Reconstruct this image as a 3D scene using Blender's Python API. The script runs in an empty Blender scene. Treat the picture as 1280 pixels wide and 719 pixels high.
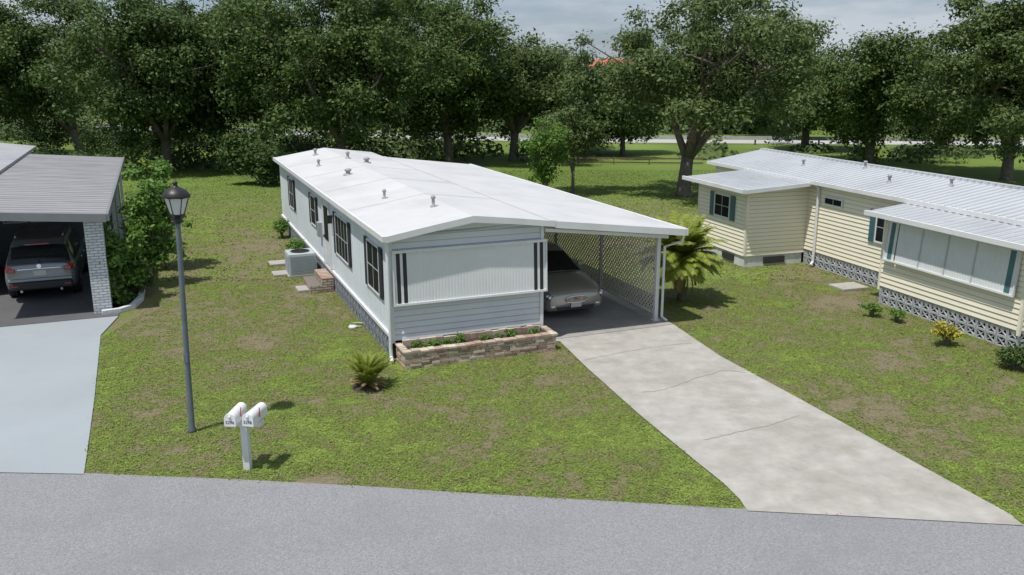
import bpy, math, random
import numpy as np
from mathutils import Vector, Matrix
random.seed(5); rng=np.random.default_rng(5)
R=math.radians
S=bpy.context.scene; COL=S.collection
H=6.4; F=1080.0; P=R(14.26); sp,cp=math.sin(P),math.cos(P)
def G(u,v,z=0.0):
    a=(u-640)/F; b=(359.5-v)/F
    dy=cp+sp*b; dz=-sp+cp*b; t=(H-z)/(-dz)
    return Vector((t*a,t*dy,z))
V=Vector
# ---------------------------------------------------------------- camera, world, sun
cam=bpy.data.cameras.new('camera'); co=bpy.data.objects.new('camera',cam); COL.objects.link(co)
co.location=(0,0,H); co.rotation_euler=(R(90)-P,0,0); cam.lens=F/1280*36; cam.sensor_width=36; cam.clip_end=5000
S.camera=co
S.view_settings.view_transform='Standard'; S.view_settings.look='None'; S.view_settings.exposure=0
w=bpy.data.worlds.new('World'); S.world=w; w.use_nodes=True
nt=w.node_tree; nt.nodes.clear()
out=nt.nodes.new('ShaderNodeOutputWorld'); bg=nt.nodes.new('ShaderNodeBackground'); sky=nt.nodes.new('ShaderNodeTexSky')
sky.sky_type='NISHITA'; sky.sun_disc=False; sky.sun_elevation=R(70); sky.sun_rotation=R(215); sky.dust_density=1.0
tc=nt.nodes.new('ShaderNodeTexCoord'); mp=nt.nodes.new('ShaderNodeMapping'); mp.inputs['Scale'].default_value=(1,1,4.5)
nz=nt.nodes.new('ShaderNodeTexNoise'); nz.inputs['Scale'].default_value=3.4; nz.inputs['Detail'].default_value=8; nz.inputs['Roughness'].default_value=.6
cr=nt.nodes.new('ShaderNodeValToRGB'); cr.color_ramp.elements[0].position=.40; cr.color_ramp.elements[1].position=.64
cr.color_ramp.elements[0].color=(.55,.55,.55,1); cr.color_ramp.elements[1].color=(1,1,1,1)
c2=nt.nodes.new('ShaderNodeValToRGB'); c2.color_ramp.elements[0].position=.42; c2.color_ramp.elements[1].position=.60
c2.color_ramp.elements[0].color=(2.3,3.1,4.4,1); c2.color_ramp.elements[1].color=(5.0,5.5,6.1,1)
mx=nt.nodes.new('ShaderNodeMixRGB')
nt.links.new(tc.outputs['Generated'],mp.inputs[0]); nt.links.new(mp.outputs[0],nz.inputs['Vector']); nt.links.new(nz.outputs['Fac'],cr.inputs[0]); nt.links.new(nz.outputs['Fac'],c2.inputs[0]); nt.links.new(c2.outputs[0],mx.inputs[2])
nt.links.new(cr.outputs[0],mx.inputs[0]); nt.links.new(sky.outputs[0],mx.inputs[1]); nt.links.new(mx.outputs[0],bg.inputs[0])
bg.inputs[1].default_value=.11; nt.links.new(bg.outputs[0],out.inputs[0])
sl=bpy.data.lights.new('sun','SUN'); sl.energy=4.3; sl.angle=R(.8); sl.color=(1,.955,.89)
so=bpy.data.objects.new('sun',sl); COL.objects.link(so); so.location=(0,-5,60)
so.rotation_euler=V((.26,.27,-.93)).to_track_quat('-Z','Y').to_euler()
# ---------------------------------------------------------------- materials
def M(name,col,rough=.6,metal=0,var=.12,scale=2.0,bump=0,bscale=60,coat=0,stain=None,sscale=.6,spec=.5,stretch=(1,1,1),line=None):
    m=bpy.data.materials.new(name); m.use_nodes=True; n=m.node_tree; b=n.nodes['Principled BSDF']
    b.inputs['Roughness'].default_value=rough; b.inputs['Metallic'].default_value=metal
    b.inputs['Coat Weight'].default_value=coat; b.inputs['Specular IOR Level'].default_value=spec
    tc=n.nodes.new('ShaderNodeTexCoord'); mp=n.nodes.new('ShaderNodeMapping'); mp.inputs['Scale'].default_value=stretch
    n.links.new(tc.outputs['Object'],mp.inputs[0])
    nz=n.nodes.new('ShaderNodeTexNoise'); nz.inputs['Scale'].default_value=scale; nz.inputs['Detail'].default_value=8; nz.inputs['Roughness'].default_value=.65
    n.links.new(mp.outputs[0],nz.inputs['Vector'])
    r=n.nodes.new('ShaderNodeValToRGB'); r.color_ramp.elements[0].position=.3; r.color_ramp.elements[1].position=.7
    r.color_ramp.elements[0].color=tuple(c*(1-var) for c in col)+(1,); r.color_ramp.elements[1].color=tuple(min(1,c*(1+var)) for c in col)+(1,)
    n.links.new(nz.outputs['Fac'],r.inputs[0]); src=r.outputs[0]
    if stain:
        n2=n.nodes.new('ShaderNodeTexNoise'); n2.inputs['Scale'].default_value=sscale; n2.inputs['Detail'].default_value=6; n2.inputs['Roughness'].default_value=.7
        n.links.new(mp.outputs[0],n2.inputs['Vector'])
        r2=n.nodes.new('ShaderNodeValToRGB'); r2.color_ramp.elements[0].position=.48; r2.color_ramp.elements[1].position=.72
        n.links.new(n2.outputs['Fac'],r2.inputs[0])
        mm=n.nodes.new('ShaderNodeMixRGB'); mm.inputs[2].default_value=tuple(stain)+(1,)
        ml=n.nodes.new('ShaderNodeMath'); ml.operation='MULTIPLY'; ml.inputs[1].default_value=.7
        n.links.new(r2.outputs[0],ml.inputs[0]); n.links.new(ml.outputs[0],mm.inputs[0]); n.links.new(src,mm.inputs[1]); src=mm.outputs[0]
    if line:  # dark lines paint the shade of siding laps, grooves and roof ribs into colour
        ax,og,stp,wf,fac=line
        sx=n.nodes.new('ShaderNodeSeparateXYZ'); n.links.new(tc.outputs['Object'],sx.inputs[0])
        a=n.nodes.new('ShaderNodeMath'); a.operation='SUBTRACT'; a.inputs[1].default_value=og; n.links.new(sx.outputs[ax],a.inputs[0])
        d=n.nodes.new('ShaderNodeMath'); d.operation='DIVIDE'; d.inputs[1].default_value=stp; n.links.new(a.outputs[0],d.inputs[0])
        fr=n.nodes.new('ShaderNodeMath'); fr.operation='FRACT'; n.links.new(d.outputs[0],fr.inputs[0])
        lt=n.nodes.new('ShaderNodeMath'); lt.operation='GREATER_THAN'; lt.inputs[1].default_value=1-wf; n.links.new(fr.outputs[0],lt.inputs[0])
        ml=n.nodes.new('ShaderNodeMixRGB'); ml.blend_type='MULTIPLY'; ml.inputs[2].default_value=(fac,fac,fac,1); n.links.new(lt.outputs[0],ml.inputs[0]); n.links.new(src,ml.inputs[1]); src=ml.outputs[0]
    n.links.new(src,b.inputs['Base Color'])
    if bump:
        n3=n.nodes.new('ShaderNodeTexNoise'); n3.inputs['Scale'].default_value=bscale; n3.inputs['Detail'].default_value=4
        n.links.new(tc.outputs['Object'],n3.inputs['Vector'])
        bp=n.nodes.new('ShaderNodeBump'); bp.inputs['Strength'].default_value=bump; bp.inputs['Distance'].default_value=.02
        n.links.new(n3.outputs['Fac'],bp.inputs['Height']); n.links.new(bp.outputs[0],b.inputs['Normal'])
    return m
def MF(name,c0,c1,c2,trans=.25,scale=.5):
    m=bpy.data.materials.new(name); m.use_nodes=True; n=m.node_tree; b=n.nodes['Principled BSDF']; o=n.nodes['Material Output']
    b.inputs['Roughness'].default_value=.55; b.inputs['Specular IOR Level'].default_value=.3
    ge=n.nodes.new('ShaderNodeNewGeometry'); nz=n.nodes.new('ShaderNodeTexNoise'); nz.inputs['Scale'].default_value=scale; nz.inputs['Detail'].default_value=3
    n.links.new(ge.outputs['Position'],nz.inputs['Vector'])
    ad=n.nodes.new('ShaderNodeMath'); ad.operation='MULTIPLY_ADD'; ad.inputs[1].default_value=.5
    n.links.new(ge.outputs['Random Per Island'],ad.inputs[0]); 
    m2=n.nodes.new('ShaderNodeMath'); m2.operation='MULTIPLY'; m2.inputs[1].default_value=.5; n.links.new(nz.outputs['Fac'],m2.inputs[0]); n.links.new(m2.outputs[0],ad.inputs[2])
    r=n.nodes.new('ShaderNodeValToRGB'); e=r.color_ramp.elements; e[0].position=.15; e[0].color=c0+(1,); e[1].position=.85; e[1].color=c2+(1,)
    k=e.new(.5); k.color=c1+(1,)
    n.links.new(ad.outputs[0],r.inputs[0]); n.links.new(r.outputs[0],b.inputs['Base Color'])
    if trans:
        tr=n.nodes.new('ShaderNodeBsdfTranslucent'); n.links.new(r.outputs[0],tr.inputs[0]); mi=n.nodes.new('ShaderNodeMixShader'); mi.inputs[0].default_value=trans
        n.links.new(b.outputs[0],mi.inputs[1]); n.links.new(tr.outputs[0],mi.inputs[2]); n.links.new(mi.outputs[0],o.inputs[0])
    else: b.inputs['Roughness'].default_value=.9
    return m
def MC(name,rough=.8,attr='col',bump=0):
    m=bpy.data.materials.new(name); m.use_nodes=True; n=m.node_tree; b=n.nodes['Principled BSDF']; b.inputs['Roughness'].default_value=rough; b.inputs['Specular IOR Level'].default_value=.2
    a=n.nodes.new('ShaderNodeAttribute'); a.attribute_name=attr
    ge=n.nodes.new('ShaderNodeNewGeometry'); nz=n.nodes.new('ShaderNodeTexNoise'); nz.inputs['Scale'].default_value=14; nz.inputs['Detail'].default_value=6; nz.inputs['Roughness'].default_value=.75
    n.links.new(ge.outputs['Position'],nz.inputs['Vector'])
    r=n.nodes.new('ShaderNodeValToRGB'); r.color_ramp.elements[0].position=.3; r.color_ramp.elements[1].position=.7; r.color_ramp.elements[0].color=(.55,.55,.55,1); r.color_ramp.elements[1].color=(1.3,1.3,1.3,1)
    n.links.new(nz.outputs['Fac'],r.inputs[0]); mm=n.nodes.new('ShaderNodeMixRGB'); mm.blend_type='MULTIPLY'; mm.inputs[0].default_value=1
    n.links.new(a.outputs['Color'],mm.inputs[1]); n.links.new(r.outputs[0],mm.inputs[2]); n.links.new(mm.outputs[0],b.inputs['Base Color'])
    if bump:
        bp=n.nodes.new('ShaderNodeBump'); bp.inputs['Strength'].default_value=bump; bp.inputs['Distance'].default_value=.05
        n.links.new(nz.outputs['Fac'],bp.inputs['Height']); n.links.new(bp.outputs[0],b.inputs['Normal'])
    return m
white=M('white_metal',(.69,.70,.71),.45,0,.05,1.5,stain=(.56,.57,.56),sscale=1.2)
wallw=M('wall_white',(.64,.675,.705),.5,0,.05,.8,stain=(.54,.58,.61),sscale=.7)
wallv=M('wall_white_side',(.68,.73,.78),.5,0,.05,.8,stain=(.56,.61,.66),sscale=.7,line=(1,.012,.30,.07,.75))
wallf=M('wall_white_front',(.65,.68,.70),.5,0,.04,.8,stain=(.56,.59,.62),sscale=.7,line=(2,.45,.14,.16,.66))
roofw=M('roof_white',(.55,.555,.565),.65,0,.06,.8,bump=.15,bscale=8,stain=(.42,.425,.425),sscale=.45)
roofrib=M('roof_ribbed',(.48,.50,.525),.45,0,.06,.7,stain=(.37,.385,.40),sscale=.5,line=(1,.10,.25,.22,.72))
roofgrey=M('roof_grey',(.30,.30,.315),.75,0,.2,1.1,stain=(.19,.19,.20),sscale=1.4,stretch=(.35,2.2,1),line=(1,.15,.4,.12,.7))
cream=M('cream_siding',(.82,.77,.62),.55,0,.03,1.0,stain=(.74,.70,.56),sscale=.8)
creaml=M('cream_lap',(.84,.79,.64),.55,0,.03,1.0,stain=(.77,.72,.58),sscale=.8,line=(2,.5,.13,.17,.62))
teal=M('teal',(.07,.16,.18),.5); black=M('black_paint',(.02,.02,.022),.45); darkglass=M('dark_glass',(.012,.016,.02),.45,0,.3,spec=.06)
carglass=M('car_glass',(.012,.015,.018),.08,0,.2,spec=.5)
shut=M('dark_shutter',(.035,.04,.045),.6,spec=.2)
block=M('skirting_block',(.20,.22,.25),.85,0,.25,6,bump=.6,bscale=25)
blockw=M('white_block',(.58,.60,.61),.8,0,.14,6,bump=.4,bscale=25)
blackvoid=M('shadow_gap',(.02,.02,.02),.9)  # black colour stands in for the shade behind openwork skirting and foundation blocks
conc=M('concrete',(.38,.365,.335),.85,0,.18,2.2,bump=.35,bscale=70,stain=(.25,.23,.195),sscale=.5)
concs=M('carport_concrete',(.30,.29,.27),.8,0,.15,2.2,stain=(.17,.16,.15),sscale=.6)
bluec=M('painted_concrete',(.32,.355,.38),.75,0,.05,1.0,bump=.2,bscale=60,stain=(.27,.30,.32),sscale=.5)
asph=M('asphalt',(.25,.25,.262),.9,0,.32,36,bump=.7,bscale=50,stain=(.20,.20,.21),sscale=.35)
crackm=M('crack',(.27,.255,.23),.9)
bark=M('bark',(.15,.13,.105),.9,0,.4,4,bump=1,bscale=14)
brown=M('wood_brown',(.14,.10,.075),.8,0,.3,4)
soil=M('soil',(.05,.038,.028),.95,0,.5,20,bump=1,bscale=40)
poleM=M('pole_paint',(.13,.16,.19),.45,.2,.2,3)
lampglass=M('lamp_glass',(.62,.64,.66),.25,0,.05)
chrome=M('chrome',(.7,.7,.72),.18,1,.05); tyre=M('rubber',(.018,.018,.018),.8); rimM=M('alloy',(.45,.46,.48),.3,.8)
paintS=M('suv_paint',(.22,.24,.27),.28,.5,.04,coat=1); paintB=M('sedan_paint',(.42,.405,.37),.3,.5,.03,coat=1)
plast=M('dark_plastic',(.03,.03,.033),.6); redl=M('tail_red',(.35,.01,.012),.15,0,.1,coat=1); clearl=M('lamp_clear',(.13,.14,.155),.12,0,.4,25,coat=1)
bulb=M('lamp_reflector',(.75,.76,.78),.15,.6,.1)
plateM=M('plate',(.55,.57,.55),.4); acm=M('unit_metal',(.42,.47,.48),.5,0,.08,3); redroof=M('red_tile',(.42,.12,.07),.8,0,.15,1)
bwall=M('far_wall',(.55,.48,.40),.8)
def brick(name,c1,c2,mort,bw,bh,scale=1,mort_s=.012,c3=None):
    m=M(name,c1,.85,0,.1); n=m.node_tree; b=n.nodes['Principled BSDF']
    t=n.nodes.new('ShaderNodeTexBrick'); t.inputs['Color1'].default_value=c1+(1,); t.inputs['Color2'].default_value=c2+(1,); t.inputs['Mortar'].default_value=mort+(1,)
    t.inputs['Brick Width'].default_value=bw; t.inputs['Row Height'].default_value=bh; t.inputs['Scale'].default_value=1; t.inputs['Mortar Size'].default_value=mort_s
    g=n.nodes.new('ShaderNodeTexCoord'); sx=n.nodes.new('ShaderNodeSeparateXYZ'); cx=n.nodes.new('ShaderNodeCombineXYZ'); ad=n.nodes.new('ShaderNodeMath')
    n.links.new(g.outputs['Object'],sx.inputs[0]); n.links.new(sx.outputs[0],ad.inputs[0]); n.links.new(sx.outputs[1],ad.inputs[1]); n.links.new(ad.outputs[0],cx.inputs[0]); n.links.new(sx.outputs[2],cx.inputs[1])
    n.links.new(cx.outputs[0],t.inputs['Vector'])
    if c3:
        nz=n.nodes.new('ShaderNodeTexNoise'); nz.inputs['Scale'].default_value=5; nz.inputs['Detail'].default_value=2
        rr=n.nodes.new('ShaderNodeValToRGB'); rr.color_ramp.elements[0].position=.42; rr.color_ramp.elements[1].position=.58; rr.color_ramp.elements[0].color=c1+(1,); rr.color_ramp.elements[1].color=c3+(1,)
        n.links.new(g.outputs['Object'],nz.inputs['Vector']); n.links.new(nz.outputs['Fac'],rr.inputs[0]); n.links.new(rr.outputs[0],t.inputs['Color1'])
    n.links.new(t.outputs['Color'],b.inputs['Base Color'])
    bp=n.nodes.new('ShaderNodeBump'); bp.inputs['Distance'].default_value=.01; bp.inputs['Strength'].default_value=.8; bp.invert=True
    n.links.new(t.outputs['Fac'],bp.inputs['Height']); n.links.new(bp.outputs[0],b.inputs['Normal']); return m
whitebrick=brick('white_brick',(.66,.68,.70),(.52,.54,.57),(.30,.32,.34),.21,.075)
stonebr=brick('step_brick',(.58,.48,.37),(.30,.19,.14),(.17,.15,.13),.24,.075,1,.014,(.40,.36,.33))
stonei=MF('planter_stone',(.30,.17,.12),(.44,.36,.29),(.62,.53,.42),0,8)
oak=MF('oak_leaves',(.048,.084,.023),(.088,.143,.037),(.16,.228,.058),.32)
oak2=MF('oak_leaves_pale',(.060,.097,.032),(.108,.16,.048),(.185,.235,.078),.34)
oakd=MF('oak_leaves_dark',(.038,.070,.020),(.070,.120,.030),(.125,.187,.046),.3)
bushm=MF('bush_leaves',(.07,.14,.028),(.12,.235,.042),(.21,.33,.06),.34,3)
palmM=MF('palm_leaves',(.15,.20,.04),(.30,.37,.06),(.48,.50,.11),.45,2)
dry=MF('dry_leaves',(.26,.19,.07),(.36,.26,.10),(.42,.33,.12),.25,2)
crot=MF('yellow_leaves',(.16,.17,.03),(.40,.36,.05),(.55,.48,.08),.3,2)
farf=MF('far_leaves',(.055,.092,.034),(.092,.14,.047),(.145,.20,.065),.28,.06)
# ---------------------------------------------------------------- mesh helper
class MB:
    def __init__(s): s.v=[]; s.f=[]
    def quad(s,a,b,c,d):
        k=len(s.v); s.v+= [tuple(a),tuple(b),tuple(c),tuple(d)]; s.f.append((k,k+1,k+2,k+3)); return s
    def poly(s,pts): k=len(s.v); s.v+=[tuple(p) for p in pts]; s.f.append(tuple(range(k,k+len(pts)))); return s
    def box(s,x0,x1,y0,y1,z0,z1):
        return s.obox(V((0,0,0)),V((1,0,0)),V((0,1,0)),V((0,0,1)),x0,x1,y0,y1,z0,z1)
    def obox(s,O,A,B,C,a0,a1,b0,b1,c0,c1):
        k=len(s.v)
        for c in (c0,c1):
            for (a,b) in ((a0,b0),(a1,b0),(a1,b1),(a0,b1)): s.v.append(tuple(O+A*a+B*b+C*c))
        for f in ((0,3,2,1),(4,5,6,7),(0,1,5,4),(1,2,6,5),(2,3,7,6),(3,0,4,7)): s.f.append(tuple(k+i for i in f))
        return s
    def prism(s,pts,O,A,B,C,c0,c1):
        k=len(s.v); n=len(pts)
        for c in (c0,c1):
            for a,b in pts: s.v.append(tuple(O+A*a+B*b+C*c))
        s.f.append(tuple(k+i for i in range(n))[::-1]); s.f.append(tuple(k+n+i for i in range(n)))
        for i in range(n): j=(i+1)%n; s.f.append((k+i,k+j,k+n+j,k+n+i))
        return s
    def sheet(s,prof,O,A,B,C,L):
        k=len(s.v)
        for a,b in prof: s.v.append(tuple(O+A*a+B*b)); s.v.append(tuple(O+A*a+B*b+C*L))
        for i in range(len(prof)-1): s.f.append((k+2*i,k+2*i+1,k+2*i+3,k+2*i+2))
        return s
    def tube(s,pts,rad,n=10,cap=True):
        pts=[V(p) for p in pts]; m=len(pts)
        if not hasattr(rad,'__len__'): rad=[rad]*m
        k=len(s.v)
        for i,p in enumerate(pts):
            d=(pts[min(i+1,m-1)]-pts[max(i-1,0)]); d.normalize()
            a=d.cross(V((1,0,0)) if abs(d.x)<.8 else V((0,1,0))); a.normalize(); b=d.cross(a)
            for j in range(n):
                t=2*math.pi*j/n; s.v.append(tuple(p+(a*math.cos(t)+b*math.sin(t))*rad[i]))
        for i in range(m-1):
            for j in range(n):
                q=(j+1)%n; s.f.append((k+i*n+j,k+i*n+q,k+(i+1)*n+q,k+(i+1)*n+j))
        if cap: s.f.append(tuple(k+j for j in range(n))[::-1]); s.f.append(tuple(k+(m-1)*n+j for j in range(n)))
        return s
    def lathe(s,prof,O,ax='z',n=20):
        k=len(s.v); O=V(O)
        for r,h in prof:
            for j in range(n):
                t=2*math.pi*j/n; c,d=r*math.cos(t),r*math.sin(t)
                s.v.append(tuple(O+(V((c,d,h)) if ax=='z' else V((h,c,d)) if ax=='x' else V((c,h,d)))))
        for i in range(len(prof)-1):
            for j in range(n):
                q=(j+1)%n; s.f.append((k+i*n+j,k+i*n+q,k+(i+1)*n+q,k+(i+1)*n+j))
        s.f.append(tuple(k+j for j in range(n))[::-1]); s.f.append(tuple(k+(len(prof)-1)*n+j for j in range(n)))
        return s
    def grid(s,arr,closed=False):
        k=len(s.v); a,b=arr.shape[:2]
        s.v+=[tuple(x) for x in arr.reshape(-1,3)]
        for i in range(a-1):
            for j in range(b if closed else b-1):
                q=(j+1)%b; s.f.append((k+i*b+j,k+i*b+q,k+(i+1)*b+q,k+(i+1)*b+j))
        return s
    def build(s,name,m,parent=None,smooth=False,bevel=0,label=None):
        me=bpy.data.meshes.new(name); me.from_pydata(s.v,[],s.f); me.validate(); me.update()
        if smooth: me.polygons.foreach_set('use_smooth',[True]*len(me.polygons))
        me.materials.append(m); o=bpy.data.objects.new(name,me); COL.objects.link(o)
        if parent: o.parent=parent
        if bevel:
            b=o.modifiers.new('bevel','BEVEL'); b.width=bevel; b.segments=2; b.limit_method='ANGLE'
        if label: o['label']=label
        return o
X,Y,Z=V((1,0,0)),V((0,1,0)),V((0,0,1)); O0=V((0,0,0))
def boxes(name,mat,parent,lst):
    for b in lst: MB().box(*b).build(name,mat,parent)
def tag(o,label,cat,group=None,kind=None):
    if label: o['label']=label
    if cat: o['category']=cat
    if group: o['group']=group
    if kind: o['kind']=kind
    return o
def empty(name,loc,rz=0,label=None,cat=None,group=None):
    o=bpy.data.objects.new(name,None); COL.objects.link(o); o.location=loc; o.rotation_euler=(0,0,rz); o.empty_display_size=.2
    return tag(o,label,cat,group)
def lapprof(z0,z1,step=.125,d=.018):
    p=[]; z=z0
    while z<z1-1e-4:
        p+=[(z,d),(min(z+step,z1),.002)]; z+=step
    return p
def vertprof(L,step=.3,g=.012,wd=.02):
    p=[(0,.012)]; x=step
    while x<L-.05: p+=[(x-wd,.012),(x-wd*.5,.0),(x+wd*.5,.0),(x+wd,.012)]; x+=step
    return p+[(L,.012)]
def ribprof(L,step=.3,h=.03,w=.03):
    p=[(0,0)]; x=step*.5
    while x<L-.05: p+=[(x-w,0),(x-w*.5,h),(x+w*.5,h),(x+w,0)]; x+=step
    return p+[(L,0)]
greyfr=M('window_frame',(.45,.47,.48),.5)
def window(root,O,A,N,wd,h,cols=2,rows=2,shutter=None,sw=.3,glass=None,frame=None,fw=.05):
    frame=frame or white
    f=MB()
    for a0,a1,c0,c1 in ((0,wd,0,fw),(0,wd,h-fw,h),(0,fw,fw,h-fw),(wd-fw,wd,fw,h-fw)): f.obox(O,A,N,Z,a0,a1,.0,.045,c0,c1)
    fo=f.build('window',frame,root)
    MB().obox(O,A,N,Z,fw+.001,wd-fw-.001,.0,.03,fw+.001,h-fw-.001).build('pane',glass or darkglass,fo)
    m=MB()
    for i in range(1,cols): x=fw+(wd-2*fw)*i/cols; m.obox(O,A,N,Z,x-.009,x+.009,.031,.039,fw,h-fw)
    for i in range(1,rows): z=fw+(h-2*fw)*i/rows; m.obox(O,A,N,Z,fw,wd-fw,.0305,.0375,z-.009,z+.009)
    if m.v: m.build('muntin',greyfr,fo)
    if shutter:
        for x0 in (-sw-.02,wd+.02):
            q=MB(); q.obox(O,A,N,Z,x0,x0+sw,.02,.04,-.02,h+.02)
            k=.05
            while k<h-.04: q.obox(O,A,N,Z,x0+.04,x0+sw-.04,.04,.05,k,k+.03); k+=.06
            q.build('shutter',shutter,fo)
    return fo
# ================================================================= SETTING
RA=R(22.1); HO=V((-2.68,18.53,0))
def hp(s,t,z=0): return V((HO.x+s*math.cos(RA)-t*math.sin(RA),HO.y+s*math.sin(RA)+t*math.cos(RA),z))
RO=V((10.3,23.5,0)); RB=R(18)
def rp(s,t,z=0): return V((RO.x+s*math.cos(RB)-t*math.sin(RB),RO.y+s*math.sin(RB)+t*math.cos(RB),z))
LO=V((-10.6,22.3,0))
def lp(s,t,z=0): return V((LO.x+s*math.cos(RA)-t*math.sin(RA),LO.y+s*math.sin(RA)+t*math.cos(RA),z))
tabs=[rng.random((256,256)) for _ in range(4)]
def vn(x,y,sc,k=0):
    T=tabs[k]; x=np.asarray(x)/sc+57.3; y=np.asarray(y)/sc+31.7
    xi=np.floor(x).astype(int); yi=np.floor(y).astype(int); fx=x-xi; fy=y-yi; fx=fx*fx*(3-2*fx); fy=fy*fy*(3-2*fy)
    a=T[xi%256,yi%256]; b=T[(xi+1)%256,yi%256]; c=T[xi%256,(yi+1)%256]; d=T[(xi+1)%256,(yi+1)%256]
    return (a*(1-fx)+b*fx)*(1-fy)+(c*(1-fx)+d*fx)*fy
def health(x,y):
    x=np.asarray(x); y=np.asarray(y)
    wx=x+.6*vn(x,y,.5,3); wy=y+.6*vn(y,x,.5,2)
    h=.17*vn(wx,wy,2.6,0)+.22*vn(wx,wy,.9,1)+.28*vn(wx,wy,.33,2)+.33*vn(x,y,.14,3)
    h=h+.05*np.clip((20-y)/8,-1,1)*(x<6)-.03*((x<-3)&(y>19))-.02*(x>8)
    for px,py,r,a in ((600,567,.7,.16),(520,603,.5,.3),(440,590,.4,.3),(490,592,.6,.15),(1190,530,1.0,.14),(1150,640,.8,.08),(1090,500,.9,.07),(215,455,.8,.1),(400,400,1.2,.08),(330,440,1.,.07),(1060,375,.8,.22),(250,340,1.5,.08),(850,470,.8,.05),(240,545,.5,.15)):
        g=G(px,py); h=h-a*np.exp(-((wx-g.x)**2+((wy-g.y)*1.3)**2)/r**2)
    return h
def lawncol(x,y,rnd=0):
    h=(health(x,y)-.28)/.42+rnd
    st=np.array([0,.25,.5,.75,1.0]); cs=np.array([(.225,.195,.12),(.200,.195,.085),(.172,.203,.058),(.165,.228,.046),(.22,.29,.062)])
    h=np.clip(h,0,1); c=np.stack([np.interp(h,st,cs[:,i]) for i in range(3)],-1)
    far=np.clip((y-36)/12,0,1)[:,None]; c=c*(1-far)+far*(np.array([.165,.24,.05])*(.7+.5*vn(x,y,6,1)[:,None]))
    return c
xs=np.concatenate([-np.geomspace(1500,31,26),np.arange(-30,30.1,.15),np.geomspace(31,1500,26)])
ys=np.concatenate([[-200,-60,-20],np.arange(4,60,.15),np.geomspace(61,2500,40)])
XX,YY=np.meshgrid(xs,ys,indexing='ij'); n0,n1=XX.shape
ZZ=np.where((XX>-30)&(XX<30)&(YY>5)&(YY<60),.012*(vn(XX,YY,.8,2)-.6),-.01)
co_=np.stack([XX,YY,ZZ],-1).reshape(-1,3)
me=bpy.data.meshes.new('ground'); idx=np.arange(n0*n1).reshape(n0,n1)
q=np.stack([idx[:-1,:-1],idx[1:,:-1],idx[1:,1:],idx[:-1,1:]],-1).reshape(-1,4)
def npmesh(me,co,q):
    k=q.shape[1]
    me.vertices.add(len(co)); me.vertices.foreach_set('co',np.ascontiguousarray(co,dtype=np.float32).ravel())
    me.loops.add(q.size); me.loops.foreach_set('vertex_index',q.astype(np.int32).ravel())
    me.polygons.add(len(q)); me.polygons.foreach_set('loop_start',(np.arange(len(q))*k).astype(np.int32)); me.update(calc_edges=True)
def setcol(me,c):
    at=me.color_attributes.new('col','FLOAT_COLOR','POINT'); c4=np.concatenate([c,np.ones((len(c),1))],1).astype(np.float32); at.data.foreach_set('color',c4.ravel())
npmesh(me,co_,q); setcol(me,lawncol(co_[:,0],co_[:,1])*.88)
me.materials.append(MC('lawn_ground',.95,bump=.5)); go=bpy.data.objects.new('ground',me); COL.objects.link(go)
tag(go,'patchy green and brown lawn ground reaching to the horizon','ground',kind='structure')
def flat(name,pts,z,m,label=None,cat=None,thick=0):
    mb=MB()
    if thick: mb.prism([(p[0],p[1]) for p in pts],O0,X,Y,Z,z-thick,z)
    else: mb.poly([(p[0],p[1],z) for p in pts])
    o=mb.build(name,m); return tag(o,label,cat,kind='structure')
edge=[G(*p) for p in ((-60,588),(0,590),(107,592),(200,596),(300,600),(450,608),(600,618),(760,627),(932,637),(1100,646),(1277,656),(1340,660))]
e0=edge[0]+V((-60,9,0)); e0b=edge[0]+V((-14,1.1,0)); e1=edge[-1]+V((12,-1.5,0)); e2=edge[-1]+V((60,-14,0))
redge=[e0,e0b]+edge+[e1,e2]
rpoly=redge+[p+V((-.5,-7.2,0)) for p in reversed(redge)]
flat('road',rpoly,.010,asph,'grey asphalt residential street across the foreground','road')
dw=[hp(3.72,-.05),G(700,428),G(735,462),G(800,520),G(870,578),G(905,606),G(925,626),G(934,640),G(1100,648.5),G(1279,658.5),G(1262,644),G(1150,583),G(1000,500),G(900,446),hp(7.35,-.05)]
flat('driveway',dw,.022,conc,'pale concrete driveway flaring from carport to street','driveway')
slab=[hp(3.66,-.045),hp(7.35,-.045),hp(7.35,16),hp(3.66,16)]
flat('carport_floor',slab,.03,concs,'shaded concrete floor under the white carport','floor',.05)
def strip(pts,wd,z,name,m,label):
    mb=MB(); P2=[]
    pts=[V(p) for p in pts]
    for a,b in zip(pts,pts[1:]):
        for i in range(8): P2.append(a.lerp(b,i/8)+V((random.uniform(-.02,.02),random.uniform(-.02,.02),0)))
    pts=P2; L=[];Rr=[]
    for i,p in enumerate(pts):
        d=pts[min(i+1,len(pts)-1)]-pts[max(i-1,0)]; d.normalize(); n=V((-d.y,d.x,0))*wd*(.3+.5*random.random()); L.append(p+n); Rr.append(p-n)
    for i in range(len(pts)-1):
        mb.quad((L[i].x,L[i].y,z),(L[i+1].x,L[i+1].y,z),(Rr[i+1].x,Rr[i+1].y,z),(Rr[i].x,Rr[i].y,z))
    return tag(mb.build(name,m),label,'crack',kind='structure')
strip([G(802,492),G(822,490),G(845,484),G(870,474),G(905,464),G(938,468)],.018,.0265,'driveway_crack',crackm,'curved upper crack across the concrete driveway')
strip([G(880,552),G(925,541),G(960,534),G(1005,519)],.014,.0265,'driveway_crack',crackm,'fine middle crack across the concrete driveway')
strip([G(728,452),G(780,441),G(840,432),G(868,430)],.013,.0265,'driveway_crack',crackm,'fine crack nearest the carport on the driveway')
ldw=[lp(.05,-.3),G(126,420),G(118,500),G(110,560),G(105,594),G(0,592),G(-60,590),G(-60,590)+V((-2.2,.3,0)),lp(-4.6,-.3)]
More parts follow.
